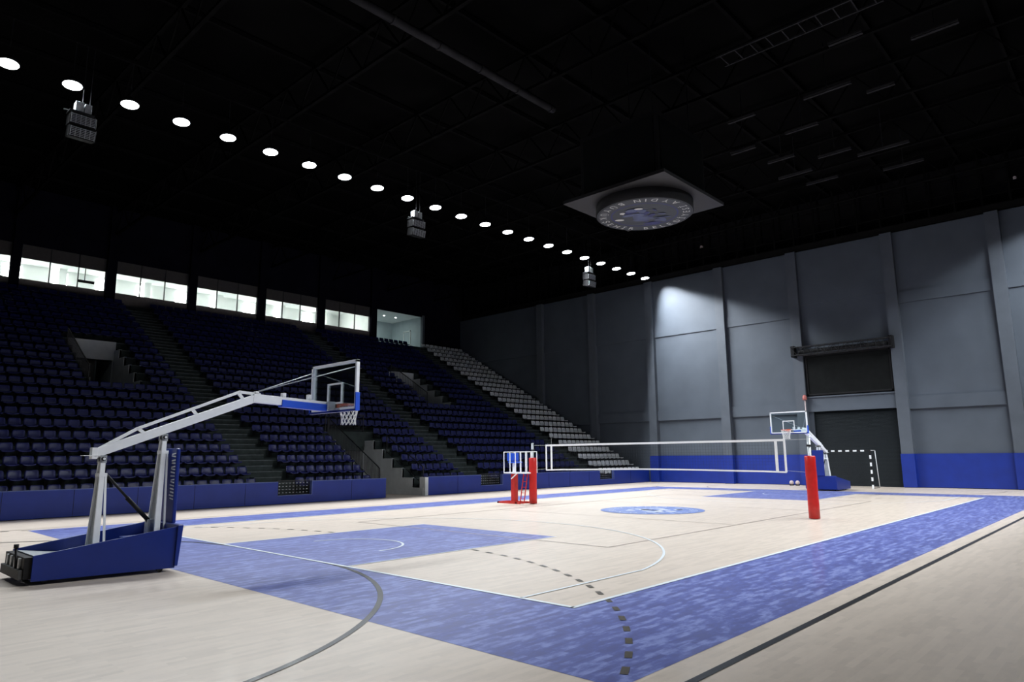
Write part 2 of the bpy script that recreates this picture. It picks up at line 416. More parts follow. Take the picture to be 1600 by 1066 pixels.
for y in (-2.7, 2.85): m.box((-.2,y-.1,-.1),(.3,y+.1,.6),'black')
part(m, 'bracket', tb)
# wall beacon with conduit
bc = thing('wall_beacon', 'small faded red beacon on a pipe beside the shutter bay column', 'beacon', (22.0, 2.45, 3.2))
m = MB(); m.tube((.04,0,0),(.04,0,2.0),.035,'pale',8); part(m, 'conduit', bc)
m = MB(); m.lathe([(0,0),(.12,0),(.13,.08),(.12,.22),(.07,.30),(0,.32)],(.02,0,1.98),'pink',14); part(m, 'lens', bc)

# catwalk along the top of the far wall
cw = thing('catwalk', 'black steel catwalk with upright posts above the far grey wall', 'catwalk', (21.7, 0, 14.75))
m = MB(); m.box((-.5,-15.5,0),(.75,33,.06),'truss'); part(m, 'deck', cw)
m = MB()
for z in (.55, 1.1, 1.85): m.box((-.5,-15.5,z),(-.44,33,z+.06),'truss')
part(m, 'rails', cw)
for i in range(40):
    y = -15.3+i*1.24
    m = MB(); m.box((-.51,y-.05,0),(-.41,y+.05,3.0),'truss'); m.box((.6,y-.05,0),(.7,y+.05,3.0),'truss'); part(m, 'post', cw)
for (yy, zz, txt) in ((8.2, 16.2, 'small pale security camera on the catwalk near the far left corner'), (-9.4, 16.0, 'small pale security camera on the catwalk at the right edge')):
    k = thing('security_camera', txt, 'camera', (21.1, yy, zz-.1))
    m = MB(); m.tube((0,0,0),(-.22,0,-.06),.07,'pale',10); m.box((-.26,-.07,-.14),(-.20,.07,-.13),'pale'); part(m, 'camera_body', k)
    m = MB(); m.tube((0,0,0),(.1,0,.1),.02,'steelblack',6); part(m, 'bracket', k)

# ================================================================== ceiling, other walls
m = MB(); m.box((-24.2, Y0-.2, 18.0), (23.1, 40, 18.2), 'ceil'); struct(m, 'ceiling')
m = MB(); m.box((-24.3, Y0, 0), (-24.0, 40, 18.0), 'wallup'); struct(m, 'wall_front')
m = MB(); m.box((-24.3, Y0-.3, 0), (23.1, Y0, 18.0), 'wallup'); struct(m, 'wall_right')
# roof trusses
def truss(a, b, zt, zb_, n, k='truss'):
    m = MB(); a = Vector(a); b = Vector(b)
    A0, B0 = a+Vector((0,0,zb_)), b+Vector((0,0,zb_)); A1, B1 = a+Vector((0,0,zt)), b+Vector((0,0,zt))
    m.bar(A0, B0, .14, .12, k); m.bar(A1, B1, .14, .12, k)
    for i in range(n):
        p, q = i/n, (i+1)/n
        m.bar(A0.lerp(B0, p), A1.lerp(B1, (p+q)/2), .06, .06, k); m.bar(A1.lerp(B1, (p+q)/2), A0.lerp(B0, q), .06, .06, k)
    return m
tr = None
for i in range(8):
    x = -18.4+5.35*i
    if tr is None:
        tr = thing('roof_truss', 'dark steel roof truss spanning the hall, first counted from the camera end', 'roof truss', (x, 9.2, 16.2), 0, 'roof trusses across the hall')
        part(truss((0,-25,0),(0,25,0),1.5,0,22), 'truss_frame', tr)
    else: dup(tr, (x, 9.2, 16.2), None, 'dark steel roof truss spanning the hall, %s counted from the camera end' % ORD[i])
pu = None
for i, y in enumerate((-14,-10.5,-7,-3.5,0,3.5,7,10.5,14,17.5,21,24.5,28,31.5)):
    if pu is None:
        m = MB(); m.box((-21,-.06,-.09),(22,.06,.09),'truss')
        pu = m.build('roof_purlin', label='long dark steel purlin running along the roof, first from the right side', cat='purlin', group='roof purlins'); pu.location = (0, y, 17.85)
    else:
        o = pu.copy(); C.objects.link(o); o.location = (0, y, 17.85); o['label'] = 'long dark steel purlin running along the roof, %s from the right side' % ORD[i]
m = MB(); m.tube((-14,3.45,0),(-.75,3.45,0),.15,'duct',16); 
for i in range(7): m.tube((-13+i*2,3.45,-.0),(-12.92+i*2,3.45,0),.175,'duct',16)
o = m.build('air_duct', label='long dark grey round duct hanging under the ceiling left of the scoreboard', cat='duct'); o.location.z = 16.0
# ladder truss hanging top right
lt = thing('lighting_ladder', 'dark ladder-like rig hanging under the ceiling at the upper right', 'rig', (.35, -8.5, 15.95))
m = MB()
for x in (0, .75): m.bar((x,0,0),(x,5.3,0),.06,.06,'duct')
part(m, 'side_rail', lt)
for i in range(10):
    m = MB(); m.bar((0,.2+i*.55,0),(.75,.2+i*.55,0),.04,.04,'duct'); part(m, 'rung', lt)
# thin unlit linear fixtures
lf = None
FX = [(5.3,-1.9,1.2),(5.5,-5.3,1.8),(2.4,-6.95,1.1),(6.75,-6.9,1.0),(10.5,-1.5,1.3),(12.8,-1.3,1.7),(12.7,-5.4,2.2),(8.0,-3.4,1.4),(8.3,-.6,1.2),(11.6,-3.6,1.5),(14.6,-2.0,1.6),(15.4,-5.6,1.8),(4.0,-9.3,1.4)]
FL = ['nearest above the ladder rig','left of the ladder rig','right beside the ladder rig','under the right corner','just behind the scoreboard','second behind the scoreboard','far right before the catwalk','in the middle of the dark roof','right of the scoreboard plate','third behind the scoreboard','near the catwalk above the shutter','near the catwalk at right','at the upper right edge']
for (x, y, l), d in zip(FX, FL):
    if lf is None:
        m = MB(); m.box((-.06,-.5,-.05),(.06,.5,.05),'duct'); m.box((-.09,-.5,.0),(.09,.5,.06),'duct')
        m.box((-.01,-.01,.05),(.01,.01,2.06),'steelblack'); lf = m.build('strip_light', label='slim unlit strip light '+d, cat='light', group='unlit strip lights in the roof'); o = lf
    else: o = lf.copy(); C.objects.link(o); o['label'] = 'slim unlit strip light '+d
    o.location = (x, y, 15.95); o.scale = (1, l, 1)

# ================================================================== LAMPS
ORDX = ORD
def lamp_proto():
    t = thing('high_bay_lamp', '', 'lamp', (0,0,14.5))
    m = MB(); m.lathe([(0,.26),(.09,.26),(.11,.16),(.26,.10),(.31,.05),(.32,-.01),(.29,-.03)],(0,0,.03),'black',24)
    for i in range(12):
        a = 2*PI*i/12; m.bar((.1*math.cos(a),.1*math.sin(a),.2),(.27*math.cos(a),.27*math.sin(a),.12),.012,.07,'black')
    part(m, 'housing', t)
    m = MB(); m.disc((0,0,.0), .29, 'lampface', 28, flip=True); part(m, 'lens', t)
    for q in t.children: q.rotation_euler = (math.radians(-6), 0, 0)      # lamp head leans to the court
    m = MB(); m.tube((0,0,.28),(0,0,1.7),.012,'steelblack',6); m.bar((-.1,0,.3),(.1,0,.3),.03,.03,'steelblack'); part(m, 'hanger', t)
    return t
ld = bpy.data.lights.new('lamp_beam', 'SPOT'); ld.energy = LEFT_W; ld.spot_size = CONE; ld.spot_blend = .35; ld.shadow_soft_size = .28; ld.color = LAMPC
ld3 = ld.copy(); ld3.energy = 1600.0; ld3.spot_blend = .25; ld3.spot_size = math.radians(72)
ld4 = ld3.copy(); ld4.energy = 900.0; ld4.spot_size = math.radians(66)
ld3.energy = 1750.0
ld2 = bpy.data.lights.new('lamp_beam_right', 'SPOT'); ld2.energy = RIGHT_W; ld2.spot_size = math.radians(70); ld2.spot_blend = .55; ld2.shadow_soft_size = .28; ld2.color = LAMPC
def add_beam(t, data, tilt, turn=0, wide=2.7):
    o = bpy.data.objects.new('beam', data); C.objects.link(o); o.parent = t; o.location = (0, 0, -.05); o.rotation_euler = (tilt, turn, 0); o.scale = (wide, 1, 1)   # oblong beam, wider along the row
LY = 12.45
lp = lamp_proto(); first = True
for i in range(-3, 22):
    x = -17.4+1.8*i
    lab = ('round high bay lamp glowing white, %s from the left end of the lit row' % ORD[max(i,0)]) if i >= 0 else 'round high bay lamp outside the left edge of the photo, %s beyond it' % ORD[-i-1]
    if first: t = lp; t.location = (x, LY, 14.5); t['label'] = lab; t['group'] = 'lit lamp row over the stands'; first = False
    else: t = dup(lp, (x, LY, 14.5), None, lab, 'lit lamp row over the stands')
    if i >= 15: add_beam(t, ld3, -math.radians(25), math.radians(-14), 3.0)   # the last floods also wash the end wall
    else: add_beam(t, ld, -TILT)
RIGHTX = [20.5-1.8*i for i in range(0, 18)]
for i, x in enumerate(RIGHTX):
    t = dup(lp, (x, -13.0, 14.5), None, 'round high bay lamp of the right hand row, %s from the far wall' % ORD[i], 'lamp row over the right side')
    for q in t.children: q.rotation_euler.x *= -1
    if i < 5: add_beam(t, ld4, math.radians(31), math.radians(-14), 3.4)
    else: add_beam(t, ld2, math.radians(41))
m = MB(); m.box((-23.8,LY-.05,16.1),(22,LY+.05,16.2),'truss'); m.build('lamp_rail', label='long dark rail carrying the lit row of lamps', cat='rail')
m = MB(); m.box((-23.8,-13.05,16.1),(22,-12.95,16.2),'truss'); m.build('lamp_rail', label='dark rail carrying the right hand lamps', cat='rail')

# hanging speaker clusters under the lamp row
def speaker_proto():
    t = thing('hanging_speaker', '', 'speaker', (0,0,0))
    m = MB(); m.tube((0,0,.0),(0,0,2.22),.012,'steelblack',6); m.tube((.22,0,.0),(.22,0,2.22),.012,'steelblack',6); part(m, 'suspension_cable', t)
    m = MB(); m.box((-.22,-.15,-.32),(.02,.15,.02),'greymetal'); m.box((.06,-.15,-.34),(.26,.15,.0),'greymetal'); part(m, 'hoist_box', t, .01)
    m = MB(); m.box((-.40,-.22,-.42),(.34,.22,-.36),'steelblack'); m.bar((-.55,-.1,-.40),(-.2,-.1,-.36),.05,.03,'greymetal'); part(m, 'bumper_bar', t)
    for j in range(2):
        zt = -.46-.42*j; tilt = .05+.16*j; x0 = .02*j
        R = Matrix.Rotation(tilt, 3, 'X')
        m = MB(); m.box((-.38+x0,-.22,zt-.38),(.42+x0,.22,zt),'black', R); cab = part(m, 'speaker_cabinet', t, .01)
        m = MB()
        for q in range(6):
            zz = zt-.05-q*.055; m.box((-.34+x0,-.245,zz-.008),(.38+x0,-.225,zz+.008),'greymetal', R, ((.02+x0),0,zt-.19))
        for q in range(6):
            xx = -.34+x0+q*.144; m.box((xx-.008,-.245,zt-.35),(xx+.008,-.225,zt-.03),'greymetal', R, ((.02+x0),0,zt-.19))
        g = part(m, 'grille', cab)
    return t
sp = speaker_proto(); sp.location = (-15.25, LY, 13.93)
sp['label'] = 'black hanging speaker array nearest the camera, under the second lit lamp'; sp['group'] = 'hanging speaker arrays'
dup(sp, (-.65, LY, 13.93), None, 'black hanging speaker array in the middle, under the tenth lit lamp')
dup(sp, (13.62, LY, 13.93), None, 'black hanging speaker array farthest away, close to the far wall')

# ================================================================== hanging scoreboard
sb = thing('hanging_scoreboard', 'dark square scoreboard hanging from the roof with round emblem drum underneath', 'scoreboard', (0, -.2, 11.1))
m = MB(); m.box((-2.15,-2.13,0),(2.15,2.13,.12),'signplate'); part(m, 'base_plate', sb)
m = MB(); m.box((-1.65,-1.65,.12),(1.65,1.65,2.6),'black')
for s in (-1, 1):
    m.box((-1.5,s*1.66-.02,.3),(1.5,s*1.66+.02,2.4),'led'); m.box((s*1.66-.02,-1.5,.3),(s*1.66+.02,1.5,2.4),'led')
part(m, 'display_body', sb)
m = MB(); m.lathe([(1.78,0),(1.78,-.38),(1.70,-.40)],(0,0,0),'black',64); dr = part(m, 'drum', sb)
m = MB(); m.disc((0,0,-.395),1.75,'signdark',64,flip=True); m.disc((0,0,-.398),1.24,'signblue',64,r0=1.18,flip=True)
random.seed(11)
for i in range(34):
    a = random.uniform(0, 2*PI); r = random.uniform(.1, 1.0); p = Vector((r*math.cos(a), r*math.sin(a), -.400-.0006*i))
    w1, h1 = random.uniform(.07, .36), random.uniform(.05, .22); ro = random.uniform(0, PI)
    kk = 'logow' if (math.cos(a-2.4) > .45 and i % 2) else ('signpale' if i % 3 else 'signblue')
    if kk == 'logow': w1 *= .5; h1 *= .5
    m.poly([p+Vector((w1*math.cos(q)*math.cos(ro)-h1*math.sin(q)*math.sin(ro), w1*math.cos(q)*math.sin(ro)+h1*math.sin(q)*math.cos(ro), 0)) for q in [-2*PI*u/9 for u in range(9)]], kk)
ring_text(m, 'AYDIN BÜYÜKŞEHİR BELEDİYESİ ', (0, 0, -.402), 1.64, .36, 'logow', 4.62, -1, True)
part(m, 'emblem', dr)
for sx in (-1.3, 1.3):
    for sy in (-1.3, 1.3): m = MB(); m.tube((sx,sy,2.6),(sx,sy,6.9),.02,'steelblack',6); part(m, 'suspension_cable', sb)

# ================================================================== GRANDSTAND
NR = 23; RUN = .86; RISE = .49; YF = 13.96; ZT = .35
def ty(k): return YF+RUN*k
def tz(k): return ZT+RISE*k
SX0, SX1 = -23.98, 22.1
VOMS = [(-11.3, -9.1, 10, 15), (-1.1, 1.3, 0, 5), (9.3, 11.5, 10, 15)]
AISLES = [(-6.95, -5.7), (5.0, 6.25), (15.65, 16.9), (-17.8, -16.9)]
gs = thing('grandstand', 'dark stepped concrete grandstand filling the left side of the hall', 'grandstand', (0,0,0))
m = MB(); nz = MB()
for k in range(NR):
    spans = [(SX0, SX1)]
    for (a, b, k0, k1) in VOMS:
        if k0 <= k <= k1:
            ns = []
            for (p, q) in spans:
                if a > p and b < q: ns += [(p, a), (b, q)]
                else: ns.append((p, q))
            spans = ns
    y0 = ty(k); y1 = ty(k+1)+.02; z = tz(k)
    for p, q in spans:
        m.box((p,y0,max(0,z-1.0) if k else 0.0),(q,y1,z),'concrete')
        if k: nz.box((p,y0-.012,z-.03),(q,y0+.05,z+.004),'nosing')
m.box((SX0,ty(NR),tz(NR)-1.2),(SX1,34.28,tz(NR)-.1),'concrete')
part(m, 'terrace', gs); part(nz, 'step_nosing', gs)
for ai, (a, b) in enumerate(AISLES):
    m = MB()
    for k in range(NR-1):
        y1 = ty(k+1); z = tz(k)
        m.box((a,y1-.43,z),(b,y1+.01,z+RISE/2),'concrete'); m.box((a,y1-.44,z+RISE/2-.03),(b,y1-.38,z+RISE/2+.004),'nosing')
    part(m, 'aisle_stair', gs)
# vomitory walls
for vi, (a, b, k0, k1) in enumerate(VOMS):
    m = MB(); zf = 0.0 if k0 == 0 else tz(k0)-.05
    for s, x in ((-1, a), (1, b)):
        for k in range(k0, k1+1):
            if s > 0: m.box((x-.02,ty(k) if k>k0 or k0==0 else ty(k)+.0,zf),(x+.10,ty(k+1),tz(k)+.02),'lightconc')
            else: m.box((x-.10,ty(k),zf),(x+.02,ty(k+1),tz(k)+.02),'lightconc')
        yb = ty(k1+1)
        m.box((x-.05 if s > 0 else x-.10, yb, zf),(x+.10 if s > 0 else x+.05, yb+5, zf+2.6),'lightconc')
    yb = ty(k1+1); zh_ = zf+ (2.0 if k0 else 2.5)
    m.box((a-.05,yb-.04,zh_),(b+.05,yb+.12,tz(k1+1)+.02),'lightconc' if k0 else 'concrete')
    m.box((a-.05,yb+4.9,zf),(b+.05,yb+5,zh_+.2),'lightconc'); m.box((a-.05,yb,zh_),(b+.05,yb+5,zh_+.1),'lightconc')
    if k0: m.box((a,ty(k0)-.0,zf-.1),(b,yb+5,zf),'concrete')
    part(m, 'entrance_wall', gs)
    if k0:
        d = MB(); d.box((a+.05,yb+.4,zf),(b-.75,yb+.46,zh_),'doordark'); d.box((b-.78,yb+.36,zf),(b-.70,yb+.48,zh_),'nosing')
        part(d, 'entrance_door', gs)
# front wall with its blue pads and notches
NOT = [(-6.6,-5.0), (5.2,6.9), (16.1,17.7)]
fw = MB(); cap = MB()
segs = [(-24.0,-6.6),(-5.0,-1.1),(1.5,5.2),(6.9,16.1),(17.7,22.1)]
for a, b in segs:
    fw.box((a,YF-.14,.02),(b,YF+.02,.90),'pad'); cap.box((a,YF-.15,.90),(b,YF+.03,.925),'padcap')
    x = a+2.0
    while x < b-.5: cap.box((x-.006,YF-.146,.03),(x+.006,YF-.139,.9),'black'); x += 2.0
for a, b in NOT:
    fw.box((a,YF-.14,.02),(b,YF+.02,.34),'pad'); cap.box((a,YF-.15,.34),(b,YF+.03,.36),'padcap')
    cap.box((b-.03,YF-.15,.34),(b+.0,YF+.03,.92),'padcap')
fw.box((1.3,YF-.14,0),(1.5,YF+.3,.9),'lightconc')
fw.build('trim_20', kind='structure'); cap.build('trim_21', kind='structure')

# gates of wire mesh in the notches
gp = None
for (a, b), lab in zip(NOT, ('dark wire mesh gate at the foot of the aisle nearest the camera', 'dark wire mesh gate at the aisle right of the concrete entrance', 'dark wire mesh gate at the aisle beside the light grey seats')):
    if gp is None:
        gp = thing('mesh_gate', lab, 'gate', ((a+b)/2, YF+.04, .36), 0, 'mesh gates in the blue wall'); w_ = (b-a)/2-.05
        m = MB()
        for z in (.0, .58): m.box((-w_,-.015,z),(w_,.015,z+.03),'steelblack')
        for x in (-w_, 0, w_): m.box((x-.015,-.015,0),(x+.015,.015,.6),'steelblack')
        part(m, 'frame', gp)
        m = MB()
        for i in range(14): x = -w_+.055+i*(2*w_-.11)/13; m.box((x-.006,-.006,.03),(x+.006,.006,.58),'steelblack')
        for i in range(5): m.box((-w_,-.006,.08+i*.11),(w_,.006,.09+i*.11),'steelblack')
        for i in range(9):
            for j in range(4):
                x = -w_+.10+i*.16; z = .10+j*.13; m.box((x-.03,-.02,z-.012),(x+.03,-.008,z+.012),'greymetal')
        part(m, 'wire_mesh', gp)
    else: dup(gp, ((a+b)/2, YF+.04, .36), None, lab)

# railings
def railing(name, lab, pts, hgt, grp=None, step=.11, k='steelblack'):
    """balustrade following floor points"""
    t = thing(name, lab, 'railing', pts[0], 0, grp); O = Vector(pts[0]); P = [Vector(p)-O for p in pts]
    m = MB()
    for a, b in zip(P[:-1], P[1:]):
        m.bar(a+Vector((0,0,hgt)), b+Vector((0,0,hgt)), .045, .035, k); m.bar(a+Vector((0,0,.10)), b+Vector((0,0,.10)), .03, .025, k)
    part(m, 'handrail', t)
    for p in P: q = MB(); q.bar(p-Vector((0,0,.0)), p+Vector((0,0,hgt)), .045, .045, k, up=(1,0,0)); part(q, 'post', t)
    for a, b in zip(P[:-1], P[1:]):
        n = int((b-a).length/step)
        for i in range(1, n):
            c = a.lerp(b, i/n); q = MB(); q.bar(c+Vector((0,0,.1)), c+Vector((0,0,hgt)), .016, .016, k, up=(1,0,0)); part(q, 'baluster', t)
    return t
railing('stair_railing', 'black balustrade sloping down the left side of the concrete entrance', [(-1.2,14.2,.40),(-1.2,18.9,3.05)], .98)
railing('guard_railing', 'black guard rail across the back of the floor level entrance', [(-1.1,19.3,3.30),(1.3,19.3,3.30)], .95)
railing('stair_railing', 'thin handrail stepping down beside seats right of the concrete entrance', [(1.55,17.4,2.1),(1.55,14.3,.45)], .95, step=9)
railing('stair_railing', 'dark balustrade on the left side of the upper entrance nearest the camera', [(-11.42,23.2,5.4),(-11.42,27.4,7.75)], .9)
railing('stair_railing', 'dark balustrade on the left side of the upper entrance behind the hoop', [(9.18,23.2,5.4),(9.18,27.4,7.75)], .9)

# ------------------------------------------------------------------ seats
def seat_mesh(name, k):
    m = MB(); w_ = .215
    # profile of the shell: front lip, pan, bend, back
    prof = [(-.235,.385,.90),(-.22,.42,.96),(-.12,.415,1.0),(.04,.40,1.0),(.13,.42,1.0),(.165,.47,1.0),(.195,.56,1.0),(.225,.67,.94),(.235,.72,.78)]
    th = .028
    cols = [-1,-.72,-.3,.3,.72,1]
    top = []; bot = []
    for (y, z, s) in prof:
        rt = []; rb = []
        for c in cols:
            lift = .030*abs(c)**2.5
            rt.append((c*w_*s, y-(lift if z > .5 else 0), z+(lift if z <= .5 else 0)))
            rb.append((c*w_*s, y+(th if z > .45 else .0)-(lift if z > .5 else 0), z-(th if z <= .5 else 0)+(lift if z <= .5 else 0)))
        top.append(rt); bot.append(rb)
    b = len(m.v); nC = len(cols); nP = len(prof)
    for r in top: m.v += r
    for r in bot: m.v += r
    i = m.mi(k)
    def q(a, b_, c, d): m.f.append((a, b_, c, d)); m.m.append(i); m.sm.append(True)
    B = b+nC*nP
    for j in range(nP-1):
        for c in range(nC-1):
            q(b+j*nC+c, b+j*nC+c+1, b+(j+1)*nC+c+1, b+(j+1)*nC+c)
            q(B+j*nC+c+1, B+j*nC+c, B+(j+1)*nC+c, B+(j+1)*nC+c+1)
        q(b+j*nC, b+(j+1)*nC, B+(j+1)*nC, B+j*nC); q(b+(j+1)*nC+nC-1, b+j*nC+nC-1, B+j*nC+nC-1, B+(j+1)*nC+nC-1)
    for c in range(nC-1):
        q(b+c+1, b+c, B+c, B+c+1); e_ = (nP-1)*nC; q(b+e_+c, b+e_+c+1, B+e_+c+1, B+e_+c)
    # steel bracket down to the riser behind
    m.box((-.03,-.08,.33),(.03,.40,.385),'steelblack'); m.box((-.05,.36,.18),(.05,.42,.42),'steelblack')
    return m
SEAT_B = seat_mesh('stadium_seat', 'seatblue').mesh('stadium_seat_blue')
SEAT_G = seat_mesh('stadium_seat', 'seatgrey').mesh('stadium_seat_grey')
for me in (SEAT_B, SEAT_G):
    me.update()
SP = .5
def seats_between(a, b):
    n = int((b-a)/SP+1e-6); pad = ((b-a)-n*SP)/2; return [a+pad+SP*(i+.5) for i in range(n)]
BLOCKS = [('leftmost', -16.85, -7.0), ('middle', -5.6, 4.9), ('right hand', 6.35, 15.6)]
def pix(p):
    d = Vector(p)-CP; zf = d.dot(F); return (800+1064.1*d.dot(R2)/zf, 533-1064.1*d.dot(U2)/zf)
blues = []; greys = []
for k in range(NR):
    y = ty(k)+.44; z = tz(k)
    for bn, (nm, a, b) in enumerate(BLOCKS):
        sp_ = [(a, b, nm)]
        for (va, vb, k0, k1) in VOMS:
            if k0 <= k <= k1:
                n2 = []
                for (p, q_, n_) in sp_:
                    if va > p and vb < q_: n2 += [(p, va-.15, 'left of the entrance'), (vb+.15, q_, 'right of the entrance')]
                    else: n2.append((p, q_, n_))
                sp_ = n2
        for (p, q_, n_) in sp_:
            for i, x in enumerate(seats_between(p, q_)): blues.append((x, y, z, k, i, nm, n_))
    for i, x in enumerate(seats_between(17.0, 22.0)): greys.append((x, y, z, k, i))
def inview(x, y, z):
    u, v = pix((x, y, z+.6)); return 2 < u < 1598 and 2 < v < 1064
near = sorted([s for s in blues if inview(*s[:3])], key=lambda s: (Vector(s[:3])-CP).length)[:298]
nearset = set((s[0], s[1]) for s in near)
proto = None
for (x, y, z, k, i, nm, n_) in near:
    side = '' if n_ == nm else (' '+n_)
    where = {'leftmost': 'leftmost block', 'middle': 'middle block', 'right hand': 'right hand block'}[nm]
    lab = 'navy seat, row %s up, %s from left, %s%s' % (ORD[k], ORD[i], where, side)
    lab = lab.replace('row %s up' % ORD[k], '%s row up' % ORD[k])
    if proto is None: o = proto = bpy.data.objects.new('navy_seat', SEAT_B)
    else: o = proto.copy()
    C.objects.link(o); o.location = (x, y, z); tag(o, lab, 'seat', 'navy seats in the lower rows')
pg = None
for (x, y, z, k, i) in greys:
    lab = 'light grey seat, %s row up, %s from left in the grey block' % (ORD[k], ORD[i])
    if pg is None: o = pg = bpy.data.objects.new('grey_seat', SEAT_G)
    else: o = pg.copy()
    C.objects.link(o); o.location = (x, y, z); tag(o, lab, 'seat', 'light grey seats by the far wall')
bm = bmesh.new()
rest = [s for s in blues if (s[0], s[1]) not in nearset]
for s in rest:
    n0 = len(bm.verts); bm.from_mesh(SEAT_B); bm.verts.ensure_lookup_table()
    bmesh.ops.translate(bm, verts=bm.verts[n0:], vec=Vector(s[:3]))
me = bpy.data.meshes.new('upper_seats'); bm.to_mesh(me); bm.free()
for mm in SEAT_B.materials:
    if mm.name not in [q.name for q in me.materials if q]: me.materials.append(mm)
o = bpy.data.objects.new('upper_stadium_seats', me); C.objects.link(o)
tag(o, 'massed rows of navy plastic seats in the dark upper grandstand', 'seats', None, 'stuff')

# ================================================================== WINDOW WALL (y = 34.3)
YW = 34.3
PIL = [(-18.0,-17.5),(-13.0,-12.55),(-8.04,-7.49),(-2.95,-2.43),(2.06,2.61),(7.05,7.62),(12.04,12.62)]
wl = MB()
wl.box((-24,YW,8.5),(12.3,YW+.2,12.40),'sillgrey')          # under the sill
wl.box((12.3,YW,8.5),(17.85,YW+.2,11.68),'concrete')
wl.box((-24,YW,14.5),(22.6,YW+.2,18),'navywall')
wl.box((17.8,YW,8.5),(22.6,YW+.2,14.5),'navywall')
struct(wl, 'wall_left')
for i, (a, b) in enumerate(PIL):
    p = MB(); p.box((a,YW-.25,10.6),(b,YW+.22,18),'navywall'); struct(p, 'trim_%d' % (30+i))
p = MB(); p.box((17.72,YW-.1,10.6),(17.95,YW+.2,14.6),'wallcol'); struct(p, 'trim_40')
wi = 1
for (a, b) in zip([-24.0]+[q[1] for q in PIL[:-1]], [q[0] for q in PIL]):
    fr = MB(); n = 3
    fr.box((a,YW+.02,12.36),(b,YW+.14,12.42),'steelblack')
    fr.box((a,YW+.02,13.68),(b,YW+.10,14.5),'fascia')
    for i in range(0, n+1):
        x = a+(b-a)*i/n; fr.box((x-.025,YW+.0,12.3),(x+.025,YW+.12,14.5),'steelblack')
    o = struct(fr, 'window_%d' % wi); wi += 1
    g = MB(); g.box((a,YW+.07,12.42),(b,YW+.08,13.68),'winglass'); g = g.build('pane'); g.parent = o
# room behind the windows
rm = MB(); RX0, RX1, RY1, RZ0, RZ1 = -24.0, 12.35, 39.5, 11.6, 14.55
rm.box((RX0,YW+.2,RZ0-.1),(RX1,RY1,RZ0),'roomgrey'); rm.box((RX0,YW+.2,RZ1),(RX1,RY1,RZ1+.1),'roomwhite')
rm.box((RX0,RY1,RZ0),(RX1,RY1+.1,RZ1),'roomwhite'); rm.box((RX0-.1,YW+.2,RZ0),(RX0,RY1,RZ1),'roomwhite'); rm.box((RX1-.1,YW+.2,RZ0),(RX1,RY1,RZ1),'roomwhite')
for x in (-20,-14.6,-9.3,-4.0,1.3,6.6,11.0): rm.box((x-.2,RY1-.5,RZ0),(x+.25,RY1,RZ1),'roomwhite')
struct(rm, 'wall_gallery')
wn = 20
xs = [-22.6+2.65*i for i in range(13)]
for x in xs:
    d = MB(); d.box((x-.45,RY1-.03,12.9),(x+.45,RY1-.01,14.35),'daylight')
    d.box((x-.47,RY1-.06,13.38),(x+.47,RY1-.03,13.43),'roomwhite'); d.box((x-.5,RY1-.06,12.84),(x+.5,RY1-.03,12.9),'roomwhite')
    struct(d, 'window_%d' % wn); wn += 1
pl_ = None
for i in range(7):
    if pl_ is None:
        d = MB(); d.box((-.6,-.6,-.03),(.6,.6,0),'ceillamp'); pl_ = d.build('ceiling_panel_light', label='square glowing ceiling light inside the gallery behind the windows', cat='light', group='gallery ceiling lights'); o = pl_
    else: o = pl_.copy(); C.objects.link(o)
    o.location = (-20.5+5*i, 36.6, RZ1-.005); o['label'] = 'square glowing ceiling light in the gallery, %s from the left' % ORD[i]
# small wall television and air unit seen through panes
m = MB(); m.box((-9.3,35.2,12.95),(-8.4,35.25,13.12),'black'); m.bar((-8.95,35.22,13.1),(-8.95,35.22,14.5),.04,.04,'steelblack')
m.build('hanging_monitor', label='black monitor hanging inside the second window bay of the gallery', cat='monitor')
# open box at the right end of the gallery
ab = MB(); AX0, AX1, AY1, AZ0, AZ1 = 12.62, 17.75, 38.8, 11.6, 14.5
ab.box((AX0-.1,YW+.2,AZ0),(AX0,AY1,AZ1),'roomgrey'); ab.box((AX1,YW+.2,AZ0),(AX1+.1,AY1,AZ1),'roomgrey')
ab.box((AX0,AY1,AZ0),(AX1,AY1+.1,AZ1),'roomgrey'); ab.box((AX0,YW+.2,AZ0-.1),(AX1,AY1,AZ0),'roomgrey'); ab.box((AX0,YW+.2,AZ1),(AX1,AY1,AZ1+.1),'roomwhite')
ab.box((AX0,AY1-.04,AZ0),(AX0+1.3,AY1,AZ0+2.0),'shutter')
struct(ab, 'wall_box')
d = MB(); d.box((AX1-.03,36.0,AZ0),(AX1-.005,36.9,AZ0+1.75),'roomgrey'); d.box((AX1-.06,35.92,AZ0),(AX1-.002,36.0,AZ0+1.85),'roomwhite'); d.box((AX1-.06,36.9,AZ0),(AX1-.002,36.98,AZ0+1.85),'roomwhite'); d.box((AX1-.06,35.92,AZ0+1.75),(AX1-.002,36.98,AZ0+1.85),'roomwhite')
struct(d, 'door_2')
dl = None
for i in range(3):
    if dl is None:
        d = MB(); d.lathe([(0,0),(.10,0),(.11,-.03)],(0,0,0),'steelblack',14); d.disc((0,0,-.02),.09,'ceillamp',14,flip=True); dl = d.build('downlight', label='small round downlight in the open box beside the gallery', cat='light', group='downlights of the open box'); o = dl
    else: o = dl.copy(); C.objects.link(o)
    o.location = (13.6+i*1.3, 36.2, AZ1-.01); o['label'] = 'small round downlight in the open box, %s from the left' % ORD[i]
al = bpy.data.lights.new('box_light', 'AREA'); al.energy = 45; al.size = 2.0; al.color = (.85,1,.97)
o = bpy.data.objects.new('box_light', al); C.objects.link(o); o.location = (14.6, 36.8, AZ1-.08)
